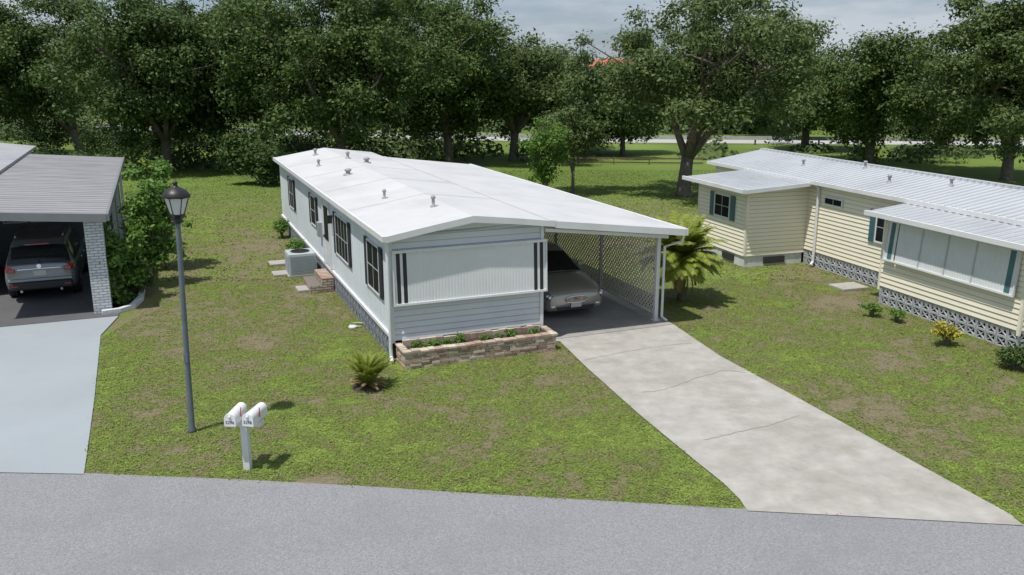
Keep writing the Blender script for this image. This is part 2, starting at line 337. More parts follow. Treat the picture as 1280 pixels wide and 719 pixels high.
flat('driveway',ldw,.022,bluec,'blue grey painted concrete driveway of the left neighbour','driveway')
lsl=[lp(-3.9,-.29),lp(.05,-.29),lp(.05,16),lp(-3.9,16)]
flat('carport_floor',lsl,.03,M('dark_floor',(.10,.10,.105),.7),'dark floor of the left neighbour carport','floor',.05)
def inpoly(x,y,poly):
    r=np.zeros(len(x),bool); n=len(poly); j=n-1
    for i in range(n):
        xi,yi=poly[i][0],poly[i][1]; xj,yj=poly[j][0],poly[j][1]
        c=((yi>y)!=(yj>y)); 
        with np.errstate(divide='ignore',invalid='ignore'): c&=(x<(xj-xi)*(y-yi)/(yj-yi+1e-12)+xi)
        r^=c; j=i
    return r
foot=[rpoly,dw,slab,ldw,lsl,[hp(-.02,-.75),hp(3.7,-.75),hp(3.7,18),hp(-.02,18)],[rp(0,-4.6),rp(5.5,-4.6),rp(5.5,10.8),rp(1.15,10.8),rp(1.15,0),rp(0,0)],[rp(-1.15,5),rp(1.2,5),rp(1.2,8.05),rp(-1.15,8.05)]]
def leaves(name,c,size,nrm,mat,parent=None,col=None,asp=.45,smooth=False):
    n=len(c); t=rng.normal(size=(n,3)); t-=nrm*(t*nrm).sum(1,keepdims=True); t/=np.linalg.norm(t,axis=1,keepdims=True)+1e-9; b=np.cross(nrm,t)
    s=size[:,None]
    vv=np.stack([c-t*s,c+b*s*asp-t*s*.1,c+t*s,c-b*s*asp-t*s*.1],1).reshape(-1,3)
    me=bpy.data.meshes.new(name); npmesh(me,vv,np.arange(4*n).reshape(n,4))
    if col is not None: setcol(me,np.repeat(col,4,0))
    me.materials.append(mat); o=bpy.data.objects.new(name,me); COL.objects.link(o)
    if parent: o.parent=parent
    return o
def unit(a): return a/(np.linalg.norm(a,axis=1,keepdims=True)+1e-9)
n1_,n2_=640000,260000
gx=np.concatenate([rng.uniform(-10,15,n1_),rng.uniform(-24,24,n2_)]); gy=np.concatenate([11.3+15*rng.random(n1_)**1.2,rng.uniform(26,56,n2_)])
gs=np.concatenate([rng.uniform(.010,.022,n1_),rng.uniform(.022,.048,n2_)])
vis=np.abs(gx)<(gy*.64+1.5); gx,gy,gs=gx[vis],gy[vis],gs[vis]
k=np.ones(len(gx),bool)
for p in foot: k&=~inpoly(gx+rng.normal(0,.035,len(gx)),gy+rng.normal(0,.035,len(gx)),p)
k&=(health(gx,gy)+rng.normal(0,.09,len(gx)))>.33
gx,gy,gs=gx[k],gy[k],gs[k]; n=len(gx)
gc=np.stack([gx,gy,rng.uniform(.003,.022,n)*(.6+1.0*vn(gx,gy,.3,1))],-1)
gn=unit(rng.normal(0,.38,(n,3))+np.array([0,0,1.0]))
gcol=lawncol(gx,gy,rng.normal(.05,.13,n))*rng.uniform(.8,1.25,(n,1))
lg=leaves('lawn_grass',gc,gs,gn,MC('grass_leaf',.7),None,gcol,.5); tag(lg,'short weedy green lawn leaves covering the ground','grass',kind='stuff')
# ---- back highway
hw=[V((-220,160,0)),V((-110,124,0)),V((-51,98,0)),V((-20,84,0)),V((5,77.5,0)),V((42,74,0)),V((90,74,0)),V((220,84,0))]
mb=MB()
hconc=M('highway_concrete',(.42,.41,.40),.85,0,.1,.3)
for a,b in zip(hw,hw[1:]): mb.quad((a.x,a.y,.02),(b.x,b.y,.02),(b.x,b.y+8,.02),(a.x,a.y+8,.02))
tag(mb.build('highway',hconc),'pale main road passing behind the trees','road',kind='structure')
ps=[]
for a,b in zip(hw[1:],hw[2:-1]):
    m=int((b-a).length/5)
    for i in range(m): ps.append(a.lerp(b,i/m)+V((0,-1.2,0)))
r=empty('guardrail',ps[0],0,'pale low guardrail running along the near side of the main road','guardrail')
mb=MB()
for a,b in zip(ps,ps[1:]):
    a=a-ps[0]; b=b-ps[0]; d=(b-a).normalized(); n=V((-d.y,d.x,0)); mb.obox(a,d,n,Z,0,(b-a).length,-.03,.03,.42,.74)
mb.build('rail',M('galvanised',(.5,.5,.5),.5),r)
for a in ps: a=a-ps[0]; MB().box(a.x-.06,a.x+.06,a.y+.03,a.y+.15,0,.7).build('post',brown,r)
fa=G(680,207); fb=G(880,207); fa.y=60; fb.y=59
r=empty('low_fence',fa,0,'low brown fence along the rear lawn behind the carport','fence')
d=(fb-fa); L=d.length; d.normalize(); n=V((-d.y,d.x,0)); x=0
while x<L: MB().obox(O0,d,n,Z,x,x+.08,-.04,.04,0,.5).build('post',brown,r); x+=2.4
for z in (.08,.36): MB().obox(O0,d,n,Z,0,L,-.042,-.06,z,z+.1).build('rail',brown,r)
# ================================================================= TREES
def crown_leaves(name,cx,rx,ry,z0,z1,nc,per,ls,mat,parent,rc=(.8,1.5),seed=0,dens=.5,flat_=.7):
    g=np.random.default_rng(seed)
    d=unit(g.normal(size=(nc,3))); rr=g.random(nc)**dens
    lob=1+.28*np.sin(3*np.arctan2(d[:,1],d[:,0])+seed)+.14*np.sin(7*np.arctan2(d[:,1],d[:,0])+2*seed)*np.cos(4*d[:,2]+seed)
    C=d*rr[:,None]*lob[:,None]*np.array([rx,ry,(z1-z0)/2])*.88; C+=np.array([cx[0],cx[1],(z0+z1)/2]); C[:,2]=np.maximum(C[:,2],z0-.5*g.random(nc))
    R_=g.uniform(rc[0],rc[1],nc)
    n=(per*(R_/np.mean(rc))**2).astype(int); I=np.repeat(np.arange(nc),n)
    dd=unit(g.normal(size=(len(I),3))); rad=g.random(len(I))**.45*(1+.28*g.normal(size=len(I)))
    p=C[I]+dd*(rad*R_[I])[:,None]*np.array([1,1,flat_])
    nr=unit(dd*.7+g.normal(0,.6,(len(I),3))+np.array([0,0,.7]))
    o=leaves(name,p,g.uniform(.6,1.3,len(I))*ls,nr,mat,parent,None,.5)
    return C,o
def tree(pos,cc,rx,ry,z0,z1,label,seed,nc=95,per=400,ls=.13,mat=None,tr=.32,fork=2.0,group='oaks in the row behind the homes',name='oak_tree',rc=(.8,1.5),dens=.5,nl=16,cat='tree'):
    root=empty(name,pos,0,label,cat,group)
    g=random.Random(seed); cxy=(cc[0]-pos.x,cc[1]-pos.y)
    C,o=crown_leaves('crown',cxy,rx,ry,z0,z1,nc,per,ls,mat or oak,root,rc,seed,dens)
    m=MB(); top=V((cxy[0]*.12,cxy[1]*.12,fork))
    m.tube([(0,0,-.1),(0,0,.15),(top.x*.4,top.y*.4,fork*.5),tuple(top)],[tr*1.45,tr*1.1,tr*.95,tr*.85],12)
    order=list(range(len(C))); g.shuffle(order)
    mains=[]
    for i in range(5):
        a=i*2*math.pi/5+g.random(); rr=.5
        e=V((cxy[0]+rx*rr*math.cos(a),cxy[1]+ry*rr*math.sin(a),max(z0,fork)+(z1-z0)*g.uniform(.35,.55)))
        mid=top.lerp(e,.5)+V((g.uniform(-.4,.4),g.uniform(-.4,.4),g.uniform(-.2,.5)))
        m.tube([tuple(top-V((0,0,.2))),tuple(top.lerp(mid,.5)+V((g.uniform(-.15,.15),0,0))),tuple(mid),tuple(e)],[tr*.6,tr*.5,tr*.38,tr*.2],8); mains.append((mid,e))
    for j in order[:nl*2]:
        c=V(C[j]); bm_=min(mains,key=lambda q:(q[1]-c).length); s=bm_[0].lerp(bm_[1],g.uniform(.1,.9))
        k=s.lerp(c,.5)+V((g.uniform(-.4,.4),g.uniform(-.4,.4),g.uniform(-.1,.5)))
        m.tube([tuple(s),tuple(k),tuple(c)],[tr*.24,tr*.16,tr*.06],6)
    m.build('trunk',bark,root,True); return root
def at(u,Yd): a=(u-640)/F; dep=Yd*cp+3*sp; return V((a*dep,Yd,0))
def cw(px,Yd): return px*Yd/F
T=[
 (95,64,40,95,1.4,12.6,'oak at the far left with a leaning trunk near the pale main road',1,dict(mat=oak,nc=120)),
 (203,55,215,125,.7,12.2,'large dark oak behind the left carport with its low broad crown',2,dict(mat=oakd,nc=165)),
 (425,53,425,130,.8,12.4,'tall dense oak rising directly behind the white mobile home',3,dict(mat=oak,nc=160)),
 (330,60,325,92,.8,12.8,'dark oak between the left oak and the oak behind the white home',9,dict(mat=oakd,nc=140)),
 (560,60,552,98,.8,11.4,'oak above the far end of the white roof with grey limbs showing',4,dict(mat=oak,nc=130)),
 (642,62,655,98,1.1,9.4,'lower crowned oak right of centre with open forked trunk',5,dict(mat=oak2,nc=115)),
 (858,44.4,885,176,2.7,10.4,'widest spreading oak with thick forked trunk left of the cream home',6,dict(mat=oak2,nc=150,per=340,ls=.11,tr=.36,fork=2.0,dens=.42,rc=(.6,1.25),nl=24)),
 (1092,60,1095,84,1.1,9.2,'shorter oak behind the middle of the cream home roof',7,dict(mat=oak,nc=105)),
 (1268,51,1255,132,1.6,11.6,'oak at the right edge with pale twisting limbs over the cream home',8,dict(mat=oak2,nc=155,dens=.42,rc=(.6,1.3))),
 (-60,60,-70,110,2.5,12,'oak just past the left edge of the frame',10,dict(mat=oak)),
 (1420,56,1420,110,2.5,11,'oak just past the right edge of the frame',11,dict(mat=oak)),
 (780,66,775,64,.6,6.6,'small round tree beyond the fence left of the widest oak',12,dict(mat=oakd,nc=65,tr=.2,fork=1.3,nl=6)),
 (140,73,130,90,1.0,13.5,'tall oak set back in the gap between the two leftmost oaks',13,dict(mat=oak2,nc=90)),
 (480,71,490,90,1.0,13.2,'oak set back behind the two oaks over the white roof',14,dict(mat=oakd,nc=90)),
 (275,74,275,70,1.0,13.6,'tall set back oak between the dark oaks left of the white home',18,dict(mat=oak,nc=75)),
 (1010,70,1010,74,.8,8.4,'set back oak filling the gap right of the widest oak',15,dict(mat=oak,nc=85)),
 (1180,68,1178,68,.7,8.0,'low set back oak left of the oak at the right edge',16,dict(mat=oak2,nc=75)),
 (715,70,712,54,.6,5.8,'bushy low tree behind the slender young tree',17,dict(mat=oak,nc=58,tr=.15,fork=1.0,nl=5)),
 (930,88,930,70,.6,8.2,'tree across the main road seen under the widest oak',19,dict(mat=oakd,nc=60,ls=.17)),
]
for bu,Yd,cu,hw_,z0,z1,lab,sd,kw in T:
    b=at(bu,Yd); c=at(cu,Yd); hwm=cw(hw_,Yd)
    tree(b,(c.x,c.y),hwm,min(hwm,6),z0,z1,lab,sd,**kw)
b=G(716,243); tree(b,(b.x-.1,b.y),2.3,2.2,1.7,4.9,'slender pale green young tree behind the carport roof',21,nc=60,per=180,ls=.09,mat=oak2,tr=.09,fork=1.2,group=None,name='young_tree',rc=(.35,.75),nl=10)
b=at(682,42); tree(b,(b.x,b.y),1.1,1.1,.4,4.3,'bright green narrow tree right behind the white carport roof',22,nc=40,per=170,ls=.08,mat=bushm,tr=.07,fork=.8,group=None,name='young_tree',rc=(.35,.6),nl=8)
g=np.random.default_rng(77)
def mass(n,xr,yf,hr,per,ls,name,label,rc,cat='trees'):
    cx=g.uniform(xr[0],xr[1],n); cy=yf(cx,g.random(n)); rr=g.uniform(rc[0],rc[1],n); hh=g.uniform(hr[0],hr[1],n)
    I=np.repeat(np.arange(n),per); dd=unit(g.normal(size=(len(I),3))); dd[:,2]=np.abs(dd[:,2])
    p=np.stack([cx[I]+dd[:,0]*rr[I],cy[I]+dd[:,1]*rr[I],dd[:,2]*hh[I]*g.uniform(.6,1.08,len(I))],-1)
    o=leaves(name,p,g.uniform(.6,1.3,len(I))*ls,unit(dd+g.normal(0,.5,dd.shape)+np.array([0,0,.4])),farf,None,None,.6); tag(o,label,cat,kind='stuff')
hwy=lambda x: np.interp(x,[p.x for p in hw],[p.y for p in hw])
mass(240,(-260,260),lambda x,r:190+80*r,(5.5,9.5),260,.9,'distant_wood','distant line of trees along the horizon',(5,9))
mass(160,(-110,110),lambda x,r:hwy(x)+14+55*r**1.5,(2,6.5),230,.38,'roadside_brush','green brush and small trees beyond the pale main road',(2,5))
mass(75,(-20,95),lambda x,r:hwy(x)+12+7*r,(1.8,4.6),260,.24,'verge_thicket','thicket lining the far side of the pale main road',(1.8,3.6))
mass(85,(-80,-2),lambda x,r:hwy(x)-4-12*r,(1.2,3.6),240,.2,'rear_undergrowth','undergrowth below the oaks behind the white home',(1.3,2.8))
mass(52,(-42,-3),lambda x,r:53.5+10*r,(1.0,2.6),260,.13,'shaded_undergrowth','shaded low growth at the foot of the oaks left of the white home',(1.0,2.2))
mass(26,(12,75),lambda x,r:hwy(x)-5-8*r,(.6,1.5),180,.2,'rear_weeds','low weeds growing between the rear lawn and the main road',(1.3,2.8))
b=at(772,300); r=empty('distant_building',b,0,'far building with red tiled roof seen between the oaks','building')
MB().box(-10,10,0,12,0,7.0).build('wall',bwall,r)
m=MB(); e=[(-11,-1,7),(11,-1,7),(11,13,7),(-11,13,7)]; t1,t2=(-6,6,9.6),(6,6,9.6)
m.poly([e[0],e[1],t2,t1]); m.poly([e[2],e[3],t1,t2]); m.poly([e[1],e[2],t2]); m.poly([e[3],e[0],t1]); m.build('roof',redroof,r)
for i in range(5): MB().box(-8.6+i*4,-7+i*4,-.05,.1,3.8,6).build('window',darkglass,r)
# ================================================================= MAIN HOME
root=empty('mobile_home',HO,RA,'long white mobile home with white roof and attached lattice sided carport','mobile home')
W=3.66; L=18.0; zs=.55
MB().box(.03,W-.03,.03,L-.03,.5,2.78).build('wall_core',wallw,root)
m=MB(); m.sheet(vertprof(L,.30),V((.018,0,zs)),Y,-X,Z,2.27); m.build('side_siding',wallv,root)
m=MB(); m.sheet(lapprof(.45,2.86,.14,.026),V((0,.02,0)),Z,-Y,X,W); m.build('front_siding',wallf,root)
MB().poly([(0,.01,2.86),(W,.01,2.86),(W,.01,2.93),(1.87,.01,3.12),(0,.01,2.78)]).build('gable',wallw,root)
boxes('corner_trim',white,root,[(-.03,.05,-.03,.05,.4,2.83),(W-.05,W+.03,-.03,.05,.3,2.9)])
MB().box(.0,.1,.1,L-.1,0,zs-.01).build('skirting',blackvoid,root)  # black backing, painted as the shade seen through the open blocks
m=MB(); y=.12
while y<L-.3:
    for z in (.02,.28):
        m.box(-.03,0.02,y,y+.34,z,z+.035); m.box(-.03,.02,y,y+.34,z+.2,z+.235); m.box(-.03,.02,y,y+.03,z+.035,z+.2); m.box(-.03,.02,y+.31,y+.34,z+.035,z+.2)
        A=V((0,math.cos(.6),math.sin(.6))); m.obox(V((0,y+.17,z+.117)),A,X,A.cross(X),-.16,.16,-.025,.02,-.018,.018)
        A=V((0,math.cos(.6),-math.sin(.6))); m.obox(V((0,y+.17,z+.117)),A,X,A.cross(X),-.16,.16,-.024,.02,-.018,.018)
    y+=.37
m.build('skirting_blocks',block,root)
m=MB(); m.box(-.045,.015,0.0,L,zs-.06,zs+.02); m.build('sill_trim',white,root)
m=MB(); m.prism([(-.14,2.76),(-.14,2.87),(1.87,3.2),(3.87,2.95),(3.87,2.84),(1.87,3.08)],O0,X,Z,-Y,-(L+.2),.22)
roof=m.build('roof',roofw,root)
m=MB(); m.prism([(3.872,2.952),(7.45,2.515),(7.45,2.43),(3.872,2.868)],O0,X,Z,-Y,-16,.20); m.build('carport_roof',roofw,root)
MB().box(-.21,-.142,-.24,L+.2,2.76,2.885).build('gutter',white,root)
MB().prism([(7.452,2.36),(7.54,2.36),(7.54,2.53),(7.452,2.53)],O0,X,Z,-Y,-16,.22).build('gutter',white,root)
MB().prism([(-.14,2.74),(-.14,2.88),(.9,3.06),(1.87,3.215),(2.9,3.095),(3.87,2.965),(3.87,2.83),(2.9,2.955),(1.87,3.06),(.9,2.915)],O0,X,Z,-Y,.222,.25).build('fascia',white,root)
MB().prism([(3.875,2.962),(7.45,2.525),(7.45,2.36),(3.875,2.80)],O0,X,Z,-Y,.202,.235).build('fascia',white,root)
for y in (3.6,7.2,10.8,14.4): MB().prism([(-.13,2.874),(1.87,3.203),(3.86,2.954),(3.86,2.957),(1.87,3.206),(-.13,2.877)],O0,X,Z,Y,y,y+.03).build('roof_seam',roofw,roof)
MB().prism([(3.80,2.962),(3.94,2.945),(3.94,2.962),(3.80,2.979)],O0,X,Z,Y,-.18,16).build('roof_seam',roofw,roof)
def rz(s): return 2.87+(s+.14)*.164 if s<1.87 else 3.2-(s-1.87)*.125
ventm=M('vent_metal',(.3,.3,.31),.5)
for s,t,hh,rr in ((1.55,1.75,.2,.038),(.95,4.2,.17,.035),(1.1,9.6,.12,.075),(1.9,13.5,.18,.05),(.75,13.0,.17,.04),(2.3,12.2,.12,.075),(1.2,16.3,.18,.05)):
    m=MB(); z=rz(s); m.lathe([(rr*2.2,z-.03),(rr*2.0,z+.02),(rr,z+.04),(rr,z+hh),(rr*1.5,z+hh),(rr*1.5,z+hh+.05),(rr*.5,z+hh+.08)],(s,t,0),n=14); m.build('vent_pipe',ventm,roof,True)
for y0,y1,z0,z1,c,sh in ((.95,2.15,1.25,2.42,2,shut),(4.45,6.15,1.25,2.42,4,shut),(9.45,10.35,1.45,2.42,1,shut),(14.2,15.2,1.3,2.42,2,shut)):
    window(root,V((0,y0,z0)),Y,-X,y1-y0,z1-z0,c,2,sh,.26,fw=.035)
d=MB().box(-.04,.02,7.1,8.0,.62,2.55).build('door',M('door_white',(.66,.69,.72),.4),root)
MB().box(-.055,-.038,7.25,7.85,1.4,2.4).build('door_window',darkglass,d); MB().box(-.085,-.04,7.88,7.93,1.42,1.5).build('door_handle',chrome,d)
m=MB(); m.box(-.065,.02,7.02,7.1,.6,2.63); m.box(-.065,.02,8.0,8.08,.6,2.63); m.box(-.065,.02,7.1,8.0,2.55,2.63); m.build('door_frame',white,d)
MB().box(-.14,.01,6.75,6.87,2.02,2.25).build('wall_lamp',black,root)
MB().box(-.12,.01,8.55,8.85,1.3,1.75).build('meter_box',M('grey_box',(.3,.31,.32),.5),root)
a=empty('window_awning',(0,0,0)); a.parent=root
awf=M('awning_white',(.68,.70,.71),.45,0,.04)
A0=V((.06,-.045,2.46)); dn=V((0,-.05,-1.14)); ln=dn.length; dn.normalize()
nn=V((0,dn.z,-dn.y)); nn=nn if nn.y<0 else -nn
Wd=3.66
def rib(p0,p1,mat,name):
    m=MB(); m.sheet([(x_*(1)+p0,b_) for x_,b_ in ribprof(p1-p0,.075,.0022,.03)],A0,X,nn,dn,ln); m.build(name,mat,a)
rib(.0,.06,awf,'panel_edge'); rib(.06,.15,black,'stripe'); rib(.15,.21,awf,'panel_edge'); rib(.21,.30,black,'stripe')
rib(.30,Wd-.30,awf,'panel'); rib(Wd-.30,Wd-.21,black,'stripe'); rib(Wd-.21,Wd-.15,awf,'panel_edge'); rib(Wd-.15,Wd-.06,black,'stripe'); rib(Wd-.06,Wd,awf,'panel_edge')
m=MB(); m.obox(A0,X,nn,dn,-.03,Wd+.03,-.03,.03,ln,ln+.05); m.obox(A0,X,nn,dn,-.03,Wd+.03,-.02,.05,-.06,0); m.obox(A0,X,nn,dn,-.03,0,-.03,.03,0,ln); m.obox(A0,X,nn,dn,Wd,Wd+.03,-.03,.03,0,ln); m.build('frame',white,a)
m=MB(); m.tube([(-.08,-.1,2.78),(-.08,-.1,2.5),(-.07,-.08,.3),(-.07,-.1,.12),(-.1,-.28,.05)],.04,8); m.build('downspout',white,root)
for i,t in enumerate((.45,3.5,6.6,9.7)):
    m=MB(); wd=.05 if i==0 else .035; z=2.41
    m.box(7.1-wd,7.1+wd,t-wd,t+wd,.03,z); m.box(7.1-wd*1.8,7.1+wd*1.8,t-wd*1.8,t+wd*1.8,.03,.05); m.build('carport_post',white,root)
m=MB(); m.tube([(7.48,-.12,2.36),(7.46,-.1,2.2),(7.22,.33,2.0),(7.22,.33,.15),(7.3,.2,.06)],.035,8); m.build('downspout',white,root)
MB().box(7.06,7.14,-.15,15.9,2.41,2.47).build('carport_beam',white,root)
MB().prism([(3.7,2.78),(7.05,2.38),(7.05,2.30),(3.7,2.70)],O0,X,Z,Y,-.1,-.03).build('carport_beam',white,root)
latm=M('lattice_cream',(.74,.71,.62),.6,0,.06)
def lattice(y0,y1,z0,z1):
    m=MB()
    for sgn in (1,-1):
        A=V((0,1,sgn)).normalized()
        cs=np.arange(y0-(z1-z0),y1+(z1-z0),.145)
        for c in cs:
            k0=max(0,y0-c); k1=min(z1-z0,y1-c)
            if k1-k0<.05: continue
            p=V((7.1,c+k0,(z0+k0) if sgn>0 else (z1-k0))); ll=(k1-k0)*math.sqrt(2)
            m.obox(p,A,X,A.cross(X),0,ll,.001 if sgn>0 else -.007,.007 if sgn>0 else -.001,-.02,.02)
    for yy in (y0,y1-.04): m.box(7.085,7.115,yy,yy+.04,z0,z1)
    for zz in (z0-.04,z1): m.box(7.085,7.115,y0,y1,zz,zz+.04)
    m.build('lattice_panel',latm,root)
lattice(.52,3.46,.22,2.36); lattice(3.55,6.56,.22,2.36); lattice(6.65,9.66,.22,2.36)
MB().box(3.7,7.1,9.75,15.9,.03,2.4).build('storage_room',cream,root)
MB().box(5.0,5.9,9.71,9.76,.1,2.1).build('storage_door',M('dark_door',(.12,.12,.12),.5),root)
# planter: stacked irregular stones
r=empty('brick_planter',hp(0,0),RA,'low stone brick planter bed along the front wall of the white home','planter')
MB().box(.10,3.66,-.72,-.63,0,.37).box(.10,.17,-.62,-.06,0,.37).box(3.59,3.66,-.62,-.06,0,.37).build('mortar_core',M('mortar',(.20,.18,.16),.95),r)
m=MB(); rs=random.Random(3)
def course(O,A,N,Ln,z,h,dp):
    x=-rs.uniform(0,.1)
    while x<Ln:
        l=rs.uniform(.13,.30); a0=max(0,x)+.005; a1=min(Ln,x+l)-.005
        if a1-a0>.03:
            j=rs.uniform(-.016,.012); m.obox(O,A,N,Z,a0,a1,-.03,dp+j,z+.004,z+h-.004+rs.uniform(-.003,.003))
        x+=l
for i in range(6):
    z=i*.062; course(V((.06,-.72,0)),X,-Y,3.64,z,.062,.045); course(V((.10,-.70,0)),Y,-X,.64,z,.062,.04); course(V((3.66,-.70,0)),Y,X,.64,z,.062,.04)
m.build('stone_face',stonei,r)
m=MB(); x=.03
while x<3.68:
    l=rs.uniform(.10,.24); a1=min(x+l,3.73); m.box(x+.004,a1-.004,-.785+rs.uniform(-.015,.015),-.60+rs.uniform(-.015,.015),.373,.415+rs.uniform(-.01,.014)); x+=l
for xs_ in (.03,3.58):
    y=-.58
    while y<-.1: l=rs.uniform(.1,.2); m.box(xs_,xs_+.15+rs.uniform(-.01,.01),y,min(y+l-.008,-.06),.373,.41+rs.uniform(-.008,.012)); y+=l
x=.2
while x<3.55: l=rs.uniform(.12,.24); m.box(x,min(x+l-.008,3.56),-.13,-.055,.25,.455+rs.uniform(-.015,.015)); x+=l
m.build('coping',stonei,r)
MB().box(.18,3.58,-.62,-.14,.05,.33).build('soil',soil,r)
for i,(s,rr) in enumerate(((.45,.16),(.9,.13),(1.5,.18),(2.1,.12),(2.7,.15),(3.3,.13),(.7,.1),(1.2,.09),(2.4,.1))):
    p=hp(s,-.36+random.uniform(-.07,.07),.33); rt=empty('bedding_plant',p,0,'small leafy plant growing in the stone planter bed','plant','small plants in the stone planter')
    crown_leaves('foliage',(0,0),rr,rr,.0,rr*1.3,8,40,.03,bushm,rt,(.05,.1),40+i)
    MB().tube([(0,0,-.02),(0,0,rr)],.008,6).build('stem',brown,rt)
r=empty('door_steps',hp(0,7.3),RA,'brown brick steps below the side door of the white home','steps')
MB().box(-.4,-.05,-.6,.7,0,.42).build('upper_step',stonebr,r,bevel=.01); MB().box(-.75,-.402,-.6,.7,0,.22).build('lower_step',stonebr,r,bevel=.01)
r=empty('air_conditioner',hp(-.62,9.25),RA,'pale grey boxy air conditioner beside the white home','air conditioner')
MB().box(-.46,.46,-.46,.46,0,.08).build('pad',conc,r); MB().box(-.42,.42,-.42,.42,.08,.76).build('cabinet',acm,r,bevel=.02)
m=MB()
for z in np.arange(.16,.70,.05):
    m.box(-.435,-.421,-.37,.37,z,z+.025); m.box(-.37,.37,-.435,-.421,z,z+.025)
m.build('louvre',M('louvre_grey',(.3,.34,.36),.5),r)
m=MB(); m.lathe([(.30,.761),(.30,.78),(.27,.785),(.27,.765)],(0,0,0),n=24)
for k in range(8): A=V((math.cos(k*math.pi/8),math.sin(k*math.pi/8),0)); m.obox(V((0,0,.775)),A,A.cross(Z),Z,-.28,.28,-.006,.006,0,.01)
m.build('fan_grille',plast,r)
for px,py,lab in ((355,343,'pale square paver left of the air conditioner'),(386,362,'pale square paver at the foot of the brick steps'),(350,330,'pale paver just behind the other loose pavers')):
    p=G(px,py); m=MB(); m.box(-.35,.35,-.3,.3,.0,.07); o=m.build('paver',conc,None,bevel=.01); o.location=p; o.rotation_euler=(0,0,RA); tag(o,lab,'paver','loose pavers beside the white home')
p=G(441,410); o=MB().lathe([(.11,.0),(.11,.05),(.08,.06),(.07,.065)],(0,0,0),n=18).build('valve_cover',blockw,None,True); o.location=p; tag(o,'small round white cover in the lawn left of the white home','cover')
m=MB(); pts=[]
for i in range(14): t=i/13*5; pts.append((.22*math.cos(t)+.08*i/13,.16*math.sin(t),.05))
o=m.tube(pts,.012,6).build('garden_hose',M('hose',(.55,.57,.5),.5),None,True); o.location=G(446,408); tag(o,'short loop of pale hose lying on the lawn','hose')
# ================================================================= RIGHT HOME
root=empty('mobile_home',RO,RB,'cream sided mobile home with white ribbed metal roofs on the right','mobile home')
m=MB(); m.box(1.18,5.5,-6.5,10.8,.4,2.74); m.build('wall_core',cream,root)
MB().box(.03,1.17,-4.57,-.03,.4,2.46).build('porch_core',cream,root); MB().box(-1.12,1.17,5.03,8.02,.35,2.5).build('bedroom_core',cream,root)
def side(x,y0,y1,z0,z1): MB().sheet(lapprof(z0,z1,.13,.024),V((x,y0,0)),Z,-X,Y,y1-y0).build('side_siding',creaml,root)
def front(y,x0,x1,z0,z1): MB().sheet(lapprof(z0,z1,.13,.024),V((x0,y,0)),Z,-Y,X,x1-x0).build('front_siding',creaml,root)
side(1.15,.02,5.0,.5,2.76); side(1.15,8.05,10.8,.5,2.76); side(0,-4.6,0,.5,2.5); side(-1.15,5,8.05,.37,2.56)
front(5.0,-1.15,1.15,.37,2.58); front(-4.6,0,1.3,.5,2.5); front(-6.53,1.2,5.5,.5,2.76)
crt=M('cream_trim',(.80,.76,.64),.5)
boxes('corner_trim',crt,root,[(x-.03,x+.04,y-.035,y+.035,.38,zz) for x,y,zz in ((0,-4.6,2.5),(0,0,2.5),(-1.15,5,2.56),(-1.15,8.05,2.56),(1.15,10.8,2.76))])
MB().box(-1.13,1.1,5.02,8.0,0,.375).build('foundation_wall',blockw,root)
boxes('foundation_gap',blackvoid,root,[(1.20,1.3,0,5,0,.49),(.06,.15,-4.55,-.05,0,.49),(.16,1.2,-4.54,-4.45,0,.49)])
def vblocks(O,A,N,L,h,name):
    m=MB(); x=0; hh=h/2
    while x<L-.05:
        w_=min(.3,L-x)
        for z in (0,hh):
            o=O+A*x+Z*z
            m.obox(o,A,N,Z,0,w_-.015,0,.05,0,.022); m.obox(o,A,N,Z,0,w_-.015,0,.05,hh-.028,hh-.005); m.obox(o,A,N,Z,0,.022,0,.05,.022,hh-.028); m.obox(o,A,N,Z,w_-.037,w_-.015,0,.05,.022,hh-.028)
            for s in (1,-1):
                D=(A*(w_*.5)+Z*(hh*.5*s)).normalized(); m.obox(o+A*(w_*.5)+Z*(hh*.5),D,N,D.cross(N),-.15,.15,.005+.002*s,.04+.002*s,-.012,.012)
        x+=.3
    m.build(name,M('breeze_block',(.42,.44,.46),.85,0,.2,6),root)
vblocks(V((1.20,0.02,0)),Y,-X,4.96,.49,'breeze_block_skirting'); vblocks(V((.05,-4.6,0)),Y,-X,4.58,.49,'breeze_block_skirting'); vblocks(V((.05,-4.55,0)),X,-Y,1.1,.49,'breeze_block_skirting')
MB().box(-1.185,-1.14,5.6,6.3,.08,.3).build('foundation_vent',plast,root)
MB().box(-.4,.4,4.955,5.01,.08,.3).build('foundation_vent',plast,root)
def ribroof(y0,y1,x0,z0,x1,z1,th=.1,step=.25):
    A=V((x1-x0,0,z1-z0)); ll=A.length; A.normalize(); N=A.cross(Y); N=N if N.z>0 else -N
    m=MB(); m.sheet(ribprof(y1-y0,step,.035,.025),V((x0,y0,z0)),Y,N,A,ll)
    m.obox(V((x0,y0,z0)),A,Y,N,0,ll,0,y1-y0,-th,-.004)
    return m
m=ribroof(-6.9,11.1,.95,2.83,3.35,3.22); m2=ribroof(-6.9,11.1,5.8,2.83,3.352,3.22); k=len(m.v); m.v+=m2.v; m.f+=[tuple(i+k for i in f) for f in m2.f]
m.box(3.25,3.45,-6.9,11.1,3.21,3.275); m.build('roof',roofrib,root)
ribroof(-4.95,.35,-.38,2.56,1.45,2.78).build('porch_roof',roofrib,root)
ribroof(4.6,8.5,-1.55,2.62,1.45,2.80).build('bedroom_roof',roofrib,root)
boxes('gutter',white,root,[(-.46,-.383,-4.97,.37,2.46,2.585),(-1.63,-1.553,4.58,8.52,2.52,2.645),(.87,.947,-6.9,11.1,2.73,2.85)])
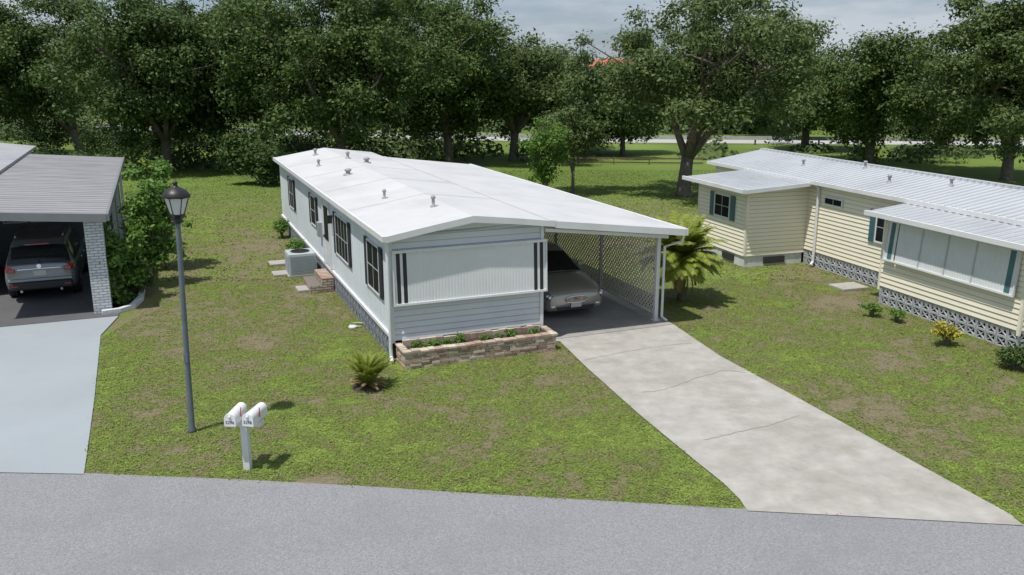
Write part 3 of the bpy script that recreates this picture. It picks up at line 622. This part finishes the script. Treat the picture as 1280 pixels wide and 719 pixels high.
MB().prism([(-.38,2.44),(-.38,2.56),(1.45,2.80),(1.45,2.66)],O0,X,Z,-Y,4.955,4.985).build('fascia',white,root); MB().prism([(-1.55,2.50),(-1.55,2.63),(1.3,2.80),(1.3,2.68)],O0,X,Z,-Y,-4.595,-4.57).build('fascia',white,root)
for s,t in ((3.0,4.6),(2.2,6.8),(2.6,0.5),(2.0,2.3)):
    z=2.83+(s-.95)*.1625; m=MB(); m.lathe([(.08,z-.02),(.07,z+.03),(.04,z+.05),(.04,z+.18),(.07,z+.18),(.06,z+.25)],(s,t,0),n=12); m.build('vent_pipe',ventm,root,True)
window(root,V((-1.17,5.95,1.45)),Y,-X,1.0,.8,2,2,teal,.26)
window(root,V((1.13,3.2,2.12)),Y,-X,.9,.28,2,1,None)
window(root,V((1.13,.85,1.35)),Y,-X,.8,.95,1,2,teal,.24)
m=MB(); m.tube([(.93,4.35,2.75),(1.05,4.35,2.6),(1.07,4.35,.2),(.95,4.3,.08)],.045,8); m.build('downspout',white,root)
a=empty('window_awning',(0,0,0)); a.parent=root
A0=V((-.05,-4.4,2.34)); dn=V((-.07,0,-1.02)); ln=dn.length; dn.normalize(); nn=V((dn.z,0,-dn.x)); nn=nn if nn.x<0 else -nn; Wd=4.2
awn=M('awning_grey',(.66,.69,.70),.45,0,.05)
def rib2(p0,p1,mat,name): m=MB(); m.sheet([(x_+p0,b_) for x_,b_ in ribprof(p1-p0,.085,.008,.018)],A0,Y,nn,dn,ln); m.build(name,mat,a)
rib2(0,.10,awn,'panel_edge'); rib2(.10,.26,teal,'stripe'); rib2(.26,.36,awn,'panel_edge'); rib2(Wd-.36,Wd-.26,awn,'panel_edge'); rib2(Wd-.26,Wd-.1,teal,'stripe'); rib2(Wd-.1,Wd,awn,'panel_edge')
pw=(Wd-.72)/4
for i in range(4):
    rib2(.36+i*pw,.36+(i+1)*pw-.04,awn,'panel')
    if i<3: MB().obox(A0,Y,nn,dn,.36+(i+1)*pw-.04,.36+(i+1)*pw,-.03,.016,0,ln).build('mullion',greyfr,a)
m=MB(); m.obox(A0,Y,nn,dn,-.03,Wd+.03,-.03,.03,ln,ln+.05); m.obox(A0,Y,nn,dn,-.03,Wd+.03,-.02,.06,-.06,0); m.obox(A0,Y,nn,dn,-.03,0,-.03,.03,0,ln); m.obox(A0,Y,nn,dn,Wd,Wd+.03,-.03,.03,0,ln); m.build('frame',white,a)
o=MB().box(-.45,.45,-.35,.35,0,.08).build('paver',conc,None,bevel=.01); o.location=rp(.3,1.6); o.rotation_euler=(0,0,RB); tag(o,'concrete paver in the corner between the cream home walls','paver')
# ================================================================= LEFT HOME
root=empty('mobile_home',LO,RA,'white mobile home at the left edge with grey roofed carport','mobile home')
m=MB(); m.box(-7.8,-3.75,3.0,18.4,.1,2.95); m.build('wall',wallw,root)
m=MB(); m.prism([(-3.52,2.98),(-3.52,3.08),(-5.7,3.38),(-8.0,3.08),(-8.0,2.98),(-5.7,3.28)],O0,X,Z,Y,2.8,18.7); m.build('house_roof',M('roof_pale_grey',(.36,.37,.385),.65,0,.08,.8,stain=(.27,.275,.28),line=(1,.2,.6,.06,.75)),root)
A=V((-3.5,0,.27)); ll=A.length; A.normalize(); N=V((.077,0,.997))
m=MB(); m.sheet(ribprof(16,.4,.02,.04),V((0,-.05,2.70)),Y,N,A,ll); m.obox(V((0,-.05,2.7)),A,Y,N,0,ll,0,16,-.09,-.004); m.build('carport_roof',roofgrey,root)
gf=M('grey_fascia',(.20,.21,.22),.5)
MB().obox(V((0,-.05,2.7)),A,Y,N,-.02,ll,-.04,-.002,-.19,.02).build('fascia',gf,root); MB().box(.002,.07,-.08,16,2.54,2.72).build('fascia',gf,root)
MB().box(-.56,-.12,.18,.58,.03,2.52).build('brick_column',whitebrick,root)
MB().box(-.30,-.14,.6,7.4,.03,.75).build('low_brick_wall',whitebrick,root)
for t in (4.0,7.45,11.0,15.6):
    MB().box(-.22,-.12,t-.05,t+.05,.03,2.53).build('carport_post',white,root)
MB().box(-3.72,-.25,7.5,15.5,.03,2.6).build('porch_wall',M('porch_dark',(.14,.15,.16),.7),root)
for i in range(4): window(root,V((-3.5+i*.8,7.5,1.45)),X,-Y,.72,.85,2,2,None,frame=white)
d=MB().box(-1.3,-.35,15.5,15.55,.1,2.2).build('screen_door',darkglass,root)
pts=[G(*p) for p in ((128,394),(150,391),(166,386),(176,376),(179,362),(178,348),(174,334))]
m=MB()
for i in range(len(pts)-1):
    A=(pts[i+1]-pts[i]); l=A.length; A.normalize(); m.obox(pts[i],A,Z.cross(A),Z,0,l+.03,-.07-.001*i,.07+.001*i,0,.13+.001*i)
tag(m.build('bed_edging',blockw,None),'white curved concrete edging around the shrub bed at the left carport','edging')
o=flat('shrub_bed',[G(130,390),G(150,388),G(172,378),G(175,360),G(172,336),lp(.1,3.2),lp(.1,.0)],.03,soil,'dark soil bed inside the white edging','bed')
# ================================================================= SHRUBS
def shrub(pos,rx,ry,h,label,seed,mat=bushm,nc=26,per=160,ls=.05,rc=(.18,.34),z0=.15,group=None,name='shrub'):
    rt=empty(name,pos,0,label,'shrub',group); C,o=crown_leaves('foliage',(0,0),rx,ry,z0,h,nc,per,ls,mat,rt,rc,seed)
    m=MB()
    for c in C[:10]: m.tube([(0,0,0),(c[0]*.4,c[1]*.4,c[2]*.5),tuple(c)],[.025,.018,.008],5)
    m.build('stems',bark,rt); return rt
shrub(G(152,380),.6,.6,2.6,'tall leafy shrub nearest the white brick column',31,nc=36,per=110,ls=.075)
shrub(lp(.85,3.0),.8,.75,3.3,'broad leafy shrub in the middle of the bed beside the left carport',32,nc=46,per=120,ls=.075,rc=(.18,.4))
shrub(lp(1.3,5.2),1.0,.8,3.7,'tallest bright green shrub with upright shoots behind the lamp head',33,nc=54,per=115,ls=.075,rc=(.16,.36))
shrub(lp(.8,8.6),.7,.9,2.4,'shrub farthest back along the left carport',34,nc=40,per=150,ls=.06,rc=(.2,.4),mat=oakd)
shrub(lp(.5,1.9),.4,.4,1.3,'low dark shrub under the taller shrubs by the brick column',35,nc=16,per=150,ls=.05,mat=oakd)
shrub(at(322,49),1.7,1.5,2.9,'wide dark shrub at the edge of the lawn left of the white home',36,nc=45,per=260,ls=.11,rc=(.4,.8),mat=oakd)
shrub(hp(-.35,15.8),.3,.4,.8,'small bush at the far end of the white home side wall',38,nc=14,per=90,ls=.05)
shrub(hp(-.3,12.0),.25,.35,.6,'small low bush by the skirting behind the air conditioner',39,nc=12,per=90,ls=.045)
shrub(G(1183,432),.36,.3,.62,'yellow leaved shrub in front of the cream home awning',41,nc=18,per=60,ls=.045,mat=crot,rc=(.09,.17))
shrub(G(1268,462),.5,.35,.45,'dark green bush at the cream home front corner',42,nc=18,per=110,ls=.04,mat=oakd,rc=(.14,.24))
shrub(G(1090,396),.28,.25,.38,'small green plant with yellow tips at the porch corner of the cream home',43,nc=12,per=60,ls=.04,rc=(.08,.16))
shrub(G(1120,402),.2,.2,.3,'tiny plant beside the breeze block skirting of the cream home',44,nc=8,per=60,ls=.035,rc=(.08,.14))
def frond(m,base,az,el,L,wd,n=16,droop=1.0,nl=2,lw=.012):
    p=V(base); pts=[p.copy()]; e=el
    for i in range(n):
        p=p+V((math.cos(az)*math.cos(e),math.sin(az)*math.cos(e),math.sin(e)))*(L/n); e-=droop*(1.6/n)*(.4+i/n); pts.append(p.copy())
    m.tube([tuple(q) for q in pts[::4]],[.012,.01,.007,.005,.003][:len(pts[::4])],4,False)
    sd=V((-math.sin(az),math.cos(az),0))
    for i in range(2,len(pts)-1):
        t=(pts[i+1]-pts[i]).normalized(); l=wd*math.sin(math.pi*min(1,(i+1)/(n+1)))**.6
        for j in range(nl):
            c=pts[i]+ (pts[i+1]-pts[i])*(j/nl)
            for s in (1,-1):
                d=(sd*s+t*.7+V((0,0,-.35+random.uniform(-.15,.15)))).normalized(); tip=c+d*l; k=t*lw
                m.quad(c-k,c+k,tip+k*.3,tip-k*.3)
pb=G(851,376); rt=empty('date_palm',pb,0,'small feathery date palm beside the carport post','palm')
m=MB(); m.tube([(0,0,-.05),(.02,0,.5),(.0,.02,1.3)],[.13,.09,.08],12); m.build('trunk',bark,rt,True)
m=MB()
for i in range(105): frond(m,(0,0,1.3),i*2.4,R(random.uniform(-15,88)),random.uniform(1.0,1.45),.27,droop=random.uniform(.5,1.05),nl=4,lw=.016)
m.build('fronds',palmM,rt)
m=MB()
for i in range(22): frond(m,(0,0,1.2),i*2.1,R(random.uniform(-75,-30)),random.uniform(.8,1.0),.22,droop=.6,nl=3,lw=.014)
m.build('dry_fronds',dry,rt)
rt=empty('cycad_plant',G(460,484),0,'small spiky tuft plant alone on the front lawn','plant')
m=MB()
for i in range(80): frond(m,(0,0,.05),i*2.4,R(random.uniform(52,89)),random.uniform(.6,.85),.075,droop=.6,n=12,nl=3,lw=.010)
m.build('fronds',palmM,rt)
m=MB(); m.lathe([(.34,.012),(.28,.04),(.1,.06)],(0,0,0),n=18); m.build('mulch',soil,rt)
m=MB()
for i in range(20): frond(m,(0,0,.05),i*2.7,R(random.uniform(5,50)),random.uniform(.35,.45),.07,droop=.9,n=10,nl=3)
m.build('dry_fronds',dry,rt)
# ================================================================= STREET LAMP
rt=empty('street_lamp',G(240,540),0,'tall thin grey street lamp with a black capped lantern','street lamp'); rt.rotation_euler=(0,R(1.6),0)
m=MB(); m.lathe([(.075,-.05),(.075,.06),(.058,.1),(.05,1.2),(.043,3.8),(.04,3.86)],(0,0,0),n=14); m.build('pole',poleM,rt,True)
MB().box(-.035,.035,-.062,-.045,1.35,1.5).build('access_plate',poleM,rt)
m=MB(); m.lathe([(.07,3.84),(.09,3.88),(.06,3.93),(.10,3.97),(.12,3.98)],(0,0,0),n=12); m.build('lantern_base',black,rt)
hx=lambda r,z,k: V((r*math.cos(k*math.pi/3+.3),r*math.sin(k*math.pi/3+.3),z))
m=MB()
for k in range(6): m.quad(hx(.11,3.99,k),hx(.11,3.99,k+1),hx(.195,4.28,k+1),hx(.195,4.28,k))
m.build('lantern_glass',lampglass,rt)
m=MB()
for k in range(6): m.tube([tuple(hx(.113,3.985,k)),tuple(hx(.2,4.285,k))],.009,5)
for z,r_ in ((3.985,.115),(4.285,.205)): m.tube([tuple(hx(r_,z,k)) for k in range(7)],.014,5)
m.build('lantern_frame',black,rt)
m=MB(); 
m.lathe([(.235,4.285),(.24,4.31),(.17,4.40),(.08,4.45),(.04,4.47),(.035,4.50),(.05,4.52),(.02,4.56)],(0,0,0),n=12); m.build('lantern_cap',black,rt,True)
# ================================================================= MAILBOXES
mp_=G(310,586); rt=empty('mailbox_post',mp_,R(-6),'white square post carrying two mailboxes','post')
MB().box(-.055,.055,-.055,.055,-.05,.84).build('post',white,rt,bevel=.006); MB().box(-.26,.30,-.07,.07,.78,.86).build('crossarm',white,rt,bevel=.005)
mbw=M('mailbox_white',(.72,.73,.74),.35)
def text(s,size,loc,rot,parent,m):
    c=bpy.data.curves.new('number','FONT'); c.body=s; c.size=size; c.extrude=.001; c.align_x='CENTER'; c.align_y='CENTER'
    o=bpy.data.objects.new('tmp',c); COL.objects.link(o); bpy.context.view_layer.update(); me=bpy.data.meshes.new_from_object(o.evaluated_get(bpy.context.evaluated_depsgraph_get())); bpy.data.objects.remove(o)
    q=bpy.data.objects.new('number',me); COL.objects.link(q); me.materials.append(m); q.parent=parent; q.location=loc; q.rotation_euler=rot; return q
for dx,lab,num,rz_ in ((-.12,'left white mailbox with black house number 5296','5296',-4),(.19,'right white mailbox on the shared white post','5298',-10)):
    p=mp_+V((dx,0,.865)); b=empty('mailbox',p,R(rz_),lab,'mailbox','pair of white mailboxes')
    prof=[(-.09,0),(.09,0),(.09,.12)]+[(.09*math.cos(t),.12+.09*math.sin(t)) for t in np.linspace(.3,math.pi-.3,9)]+[(-.09,.12)]
    MB().prism(prof,O0,X,Z,Y,-.25,.25).build('box',mbw,b,bevel=.004)
    prof2=[(x_*1.06,z_*1.04-.004) for x_,z_ in prof]
    d=MB().prism(prof2,O0,X,Z,Y,-.272,-.245).build('door',mbw,b,bevel=.004)
    MB().box(-.02,.02,-.295,-.273,.155,.18).build('latch',mbw,d)
    MB().box(.098,.105,-.06,-.04,.08,.24).build('flag',M('flag_red',(.5,.03,.03),.5),b)
    text(num,.072,(0,-.2745,.065),(R(90),0,0),b,black)
# ================================================================= CARS
def cat(p0,p1,p2,p3,t): return .5*((2*p1)+(-p0+p2)*t+(2*p0-5*p1+4*p2-p3)*t*t+(-p0+3*p1-3*p2+p3)*t**3)
def surf(Pa,s,p,closed):
    ns,npn=Pa.shape[:2]
    def row(i,p):
        i=max(0,min(ns-1,i)); k=int(math.floor(p)); f=p-k
        g=(lambda j: Pa[i,j%npn]) if closed else (lambda j: Pa[i,max(0,min(npn-1,j))])
        return cat(g(k-1),g(k),g(k+1),g(k+2),f)
    i=min(int(math.floor(s)),ns-2); f=s-i
    a,b,c,d=row(i-1,p),row(i,p),row(i+1,p),row(i+2,p)
    r=cat(a,b,c,d,f); return r
def patch(Pa,s0,s1,p0,p1,closed,off,ns=10,npp=10):
    A=np.zeros((ns,npp,3)); e=.02
    for i in range(ns):
        for j in range(npp):
            s=s0+(s1-s0)*i/(ns-1); p=p0+(p1-p0)*j/(npp-1); q=surf(Pa,s,p,closed)
            du=surf(Pa,min(s+e,Pa.shape[0]-1),p,closed)-surf(Pa,max(s-e,0),p,closed); dv=surf(Pa,s,p+e,closed)-surf(Pa,s,p-e,closed)
            n=np.cross(dv,du); n/=np.linalg.norm(n)+1e-9
            if np.dot(n,q-np.array([0,q[1]*.6,.7]))<0: n=-n
            A[i,j]=q+n*off
    return A
def car(kind,loc,rz,label,paint):
    root=empty('parked_car',loc,rz,label,'car')
    if kind=='sedan':
        st=[(-2.56,.66,.42,.86),(-2.46,.82,.30,1.0),(-2.1,.91,.22,1.06),(-1.3,.93,.2,1.05),(0,.935,.2,1.0),(1.0,.93,.2,.98),(1.6,.925,.2,.93),(2.15,.90,.21,.84),(2.45,.82,.24,.75),(2.56,.72,.30,.66)]
        gh=[(-1.95,.80,.78,1.0,1.02),(-1.05,.86,.64,1.0,1.42),(-.3,.87,.64,.97,1.47),(.35,.87,.63,.96,1.43),(1.28,.83,.80,.92,.965)]
        wy=(-1.45,1.5); wr=.33
    else:
        st=[(-2.33,.78,.5,1.0),(-2.26,.87,.38,1.08),(-1.9,.915,.28,1.10),(-1.2,.92,.24,1.09),(0,.92,.22,1.06),(1.1,.92,.22,1.04),(1.8,.89,.25,.96),(2.2,.77,.3,.82),(2.33,.6,.4,.72)]
        gh=[(-2.24,.84,.80,1.02,1.06),(-1.95,.87,.68,1.03,1.58),(-1.3,.87,.67,1.03,1.69),(-.2,.87,.67,1.02,1.70),(.4,.87,.66,1.0,1.64),(1.35,.84,.80,.98,1.02)]
        wy=(-1.4,1.35); wr=.36
    def ring(y,w,zb,zt):
        h=zt-zb; half=[(.0,zb),(.78*w,zb),(.96*w,zb+.10*h),(w,zb+.38*h),(.985*w,zb+.68*h),(.93*w,zb+.90*h),(.76*w,zt),(.0,zt+.025)]
        return [(x_,y,z_) for x_,z_ in half]+[(-x_,y,z_) for x_,z_ in half[1:-1][::-1]]
    PB=np.array([ring(*q) for q in st]); npn=PB.shape[1]
    n1=(len(st)-1)*6+1; A=np.zeros((n1,npn*4,3))
    for i in range(n1):
        for j in range(npn*4): A[i,j]=surf(PB,i/6,j/4,True)
    m=MB(); m.grid(A,True); c0=len(m.v); m.v.append(tuple(A[0].mean(0))); m.v.append(tuple(A[-1].mean(0))); k=npn*4
    for j in range(k): q=(j+1)%k; m.f.append((j,c0,q)); m.f.append(((n1-1)*k+j,(n1-1)*k+q,c0+1))
    body=m.build('body',paint,root,True)
    for yy in wy:
        for s in (1,-1):
            cu=MB().lathe([(wr+.05,-.16),(wr+.05,.16)],(s*.86,yy,wr),'x',28).build('cut',paint,root)
            mo=body.modifiers.new('b','BOOLEAN'); mo.object=cu; mo.operation='DIFFERENCE'; mo.solver='EXACT'
            bpy.context.view_layer.update(); me=bpy.data.meshes.new_from_object(body.evaluated_get(bpy.context.evaluated_depsgraph_get())); body.modifiers.clear(); body.data=me; bpy.data.objects.remove(cu)
            me.materials.clear(); me.materials.append(paint)
            MB().lathe([(wr+.045,-.02),(wr+.045,.0)],(s*.72,yy,wr),'x',24).build('wheel_well',plast,root)
            wh=empty('wheel',(s*.83,yy,wr)); wh.parent=root
            MB().lathe([(wr*.62,-.10),(wr*.92,-.105),(wr,-.08),(wr,.08),(wr*.92,.105),(wr*.62,.10)],(0,0,0),'x',28).build('tyre',tyre,wh,True)
            r_=MB(); r_.lathe([(wr*.60,s*.07),(wr*.60,s*.085),(.05,s*.075)] if s>0 else [(wr*.60,-.07),(wr*.60,-.085),(.05,-.075)],(0,0,0),'x',24)
            for q in range(5):
                t=q*2*math.pi/5; Bv=V((0,math.cos(t),math.sin(t))); r_.obox(V((s*.085,0,0)),Bv,X*s,Bv.cross(X),.02,wr*.6,0,.022,-.03,.03)
            r_.build('rim',rimM,wh)
    def gring(y,wb,wt,zb,zt): 
        return [(wb,y,zb-.03),(wt+.02,y,max(zt-.07,zb)),(wt*.85,y,zt-.01),(0,y,zt+.015),(-wt*.85,y,zt-.01),(-wt-.02,y,max(zt-.07,zb)),(-wb,y,zb-.03)]
    PG=np.array([gring(*q) for q in gh]); n1=(len(gh)-1)*6+1; A=np.zeros((n1,6*5+1,3))
    for i in range(n1):
        for j in range(31): A[i,j]=surf(PG,i/6,j/5,False)
    MB().grid(A).build('cabin',paint,root,True)
    ng=len(gh)-1
    def pt(name,mt,*a,**k): return MB().grid(patch(*a,**k)).build(name,mt,root,True)
    pt('windshield',carglass,PG,ng-.86,ng-.08,5.1-.25,1.15,False,.012)
    pt('rear_window',carglass,PG,.12,.88,4.85,1.15,False,.012)
    for s in (0,1):
        p0,p1=((.12,.85) if s==0 else (5.15,5.88))
        pt('side_window',carglass,PG,1.05 if kind=='suv' else .95,2.0 if kind=='suv' else 1.85,p0,p1,False,.012); pt('side_window',carglass,PG,2.08 if kind=='suv' else 1.95,ng-.75,p0,p1,False,.012)
    for s in (1,-1):
        MB().box(s*.98-.09,s*.98+.09,gh[-1][0]-.5,gh[-1][0]-.38,1.0,1.14).build('wing_mirror',paint,root,bevel=.03)
        MB().box(s*.945-.012,s*.945+.012,-.55,-.38,.86,.89).build('door_handle',chrome,root); MB().box(s*.945-.012,s*.945+.012,.35,.52,.84,.87).build('door_handle',chrome,root)
    nb=len(st)-1
    if kind=='sedan':
        for s in (0,1):
            pa,pb2=(3.9,5.6) if s==0 else (14-5.6,14-3.9)
            hl=pt('headlight',clearl,PB,nb-1.5,nb-.02,pa,pb2,True,.014)
            for so_,r_ in ((.55,.055),(.95,.045)):
                c=surf(PB,nb-so_,4.7 if s==0 else 9.3,True); MB().lathe([(r_,-.03),(r_,.03),(r_*.5,.045)],(c[0],c[1]+.01,c[2]),'y',16).build('reflector',bulb,hl,True)
        el=[(.30*math.copysign(abs(math.cos(t))**.7,math.cos(t)),.55+.085*math.copysign(abs(math.sin(t))**.8,math.sin(t))) for t in np.linspace(0,2*math.pi,28,endpoint=False)]
        MB().prism(el,O0,X,Z,Y,2.50,2.585).build('grille_back',plast,root)
        m=MB(); m.tube([(x_,2.592,z_) for x_,z_ in el]+[(el[0][0],2.592,el[0][1])],.014,6)
        for x_ in np.arange(-.252,.26,.036): hh=.078*(1-(abs(x_)/.32)**3); m.box(x_-.005,x_+.005,2.586,2.598,.55-hh,.55+hh)
        m.build('grille',chrome,root); MB().lathe([(.038,0),(.038,.015)],(0,2.60,.57),'y',18).build('badge',redl,root)
        m=MB(); m.prism([(-.5,.27),(.5,.27),(.56,.36),(-.56,.36)],O0,X,Z,Y,2.50,2.575); m.build('lower_intake',plast,root)
        m=MB(); m.box(-.15,.15,2.59,2.602,.34,.46); m.build('number_plate',plateM,root)
        for s in (1,-1): MB().box(s*.64-.06,s*.64+.06,2.44,2.565,.36,.41).build('fog_lamp',bulb,root,bevel=.01)
        m=MB(); m.sheet([(-.6,0),(0,.004),(.6,0)],V((0,1.32,.985)),X,Z,Y,.05); m.build('wiper_cowl',plast,root)
    else:
        pt('tail_light',redl,PB,.15,1.6,4.2,5.7,True,.012); pt('tail_light',redl,PB,.15,1.6,14-5.7,14-4.2,True,.012)
        m=MB(); m.box(-.80,.80,-2.40,-2.2,.36,.58); m.build('rear_bumper',plast,root,bevel=.05)
        m=MB(); m.box(-.82,.82,-2.385,-2.25,.585,.68); m.build('bumper_cover',paint,root,bevel=.03)
        m=MB(); m.box(-.55,.55,-2.375,-2.30,.93,.965); m.build('trim_bar',chrome,root,bevel=.01)
        m=MB(); m.box(-.16,.16,-2.365,-2.33,.75,.90); m.build('number_plate',plateM,root)
        m=MB(); m.prism([(-2.20,1.60),(-1.9,1.70),(-1.6,1.715),(-1.6,1.66),(-1.95,1.62)],O0,Y,Z,X,-.62,.62); m.build('spoiler',paint,root,bevel=.01)
        MB().box(-.3,.3,-2.215,-2.19,1.60,1.625).build('brake_light',redl,root)
        for s in (1,-1):
            MB().tube([(s*.60,-1.5,1.70),(s*.61,-1.4,1.76),(s*.61,.1,1.77),(s*.60,.3,1.68)],.018,8).build('roof_rail',chrome,root,True)
            MB().box(s*.66-.08,s*.66+.08,-2.405,-2.38,.46,.50).build('reflector',redl,root)
            MB().tube([(s*.5,-2.42,.34),(s*.5,-2.2,.34)],.035,10).build('exhaust_tip',chrome,root)
            MB().box(s*.70-.10,s*.70+.10,-2.36,-2.28,.86,.98).build('tail_light',redl,root,bevel=.02)
        MB().lathe([(.06,-.02),(.06,0)],(0,-2.355,1.02),'y',16).build('badge',chrome,root)
        MB().box(-.02,.02,-2.30,-2.24,1.14,1.18).build('rear_wiper',plast,root)
    return root
car('sedan',hp(5.22,1.30+2.58,.03),RA+math.pi,'silver sedan parked nose out under the white carport',paintB)
car('suv',lp(-1.95,2.1+2.33,.03),RA,'dark grey sport utility car parked under the left grey carport',paintS)
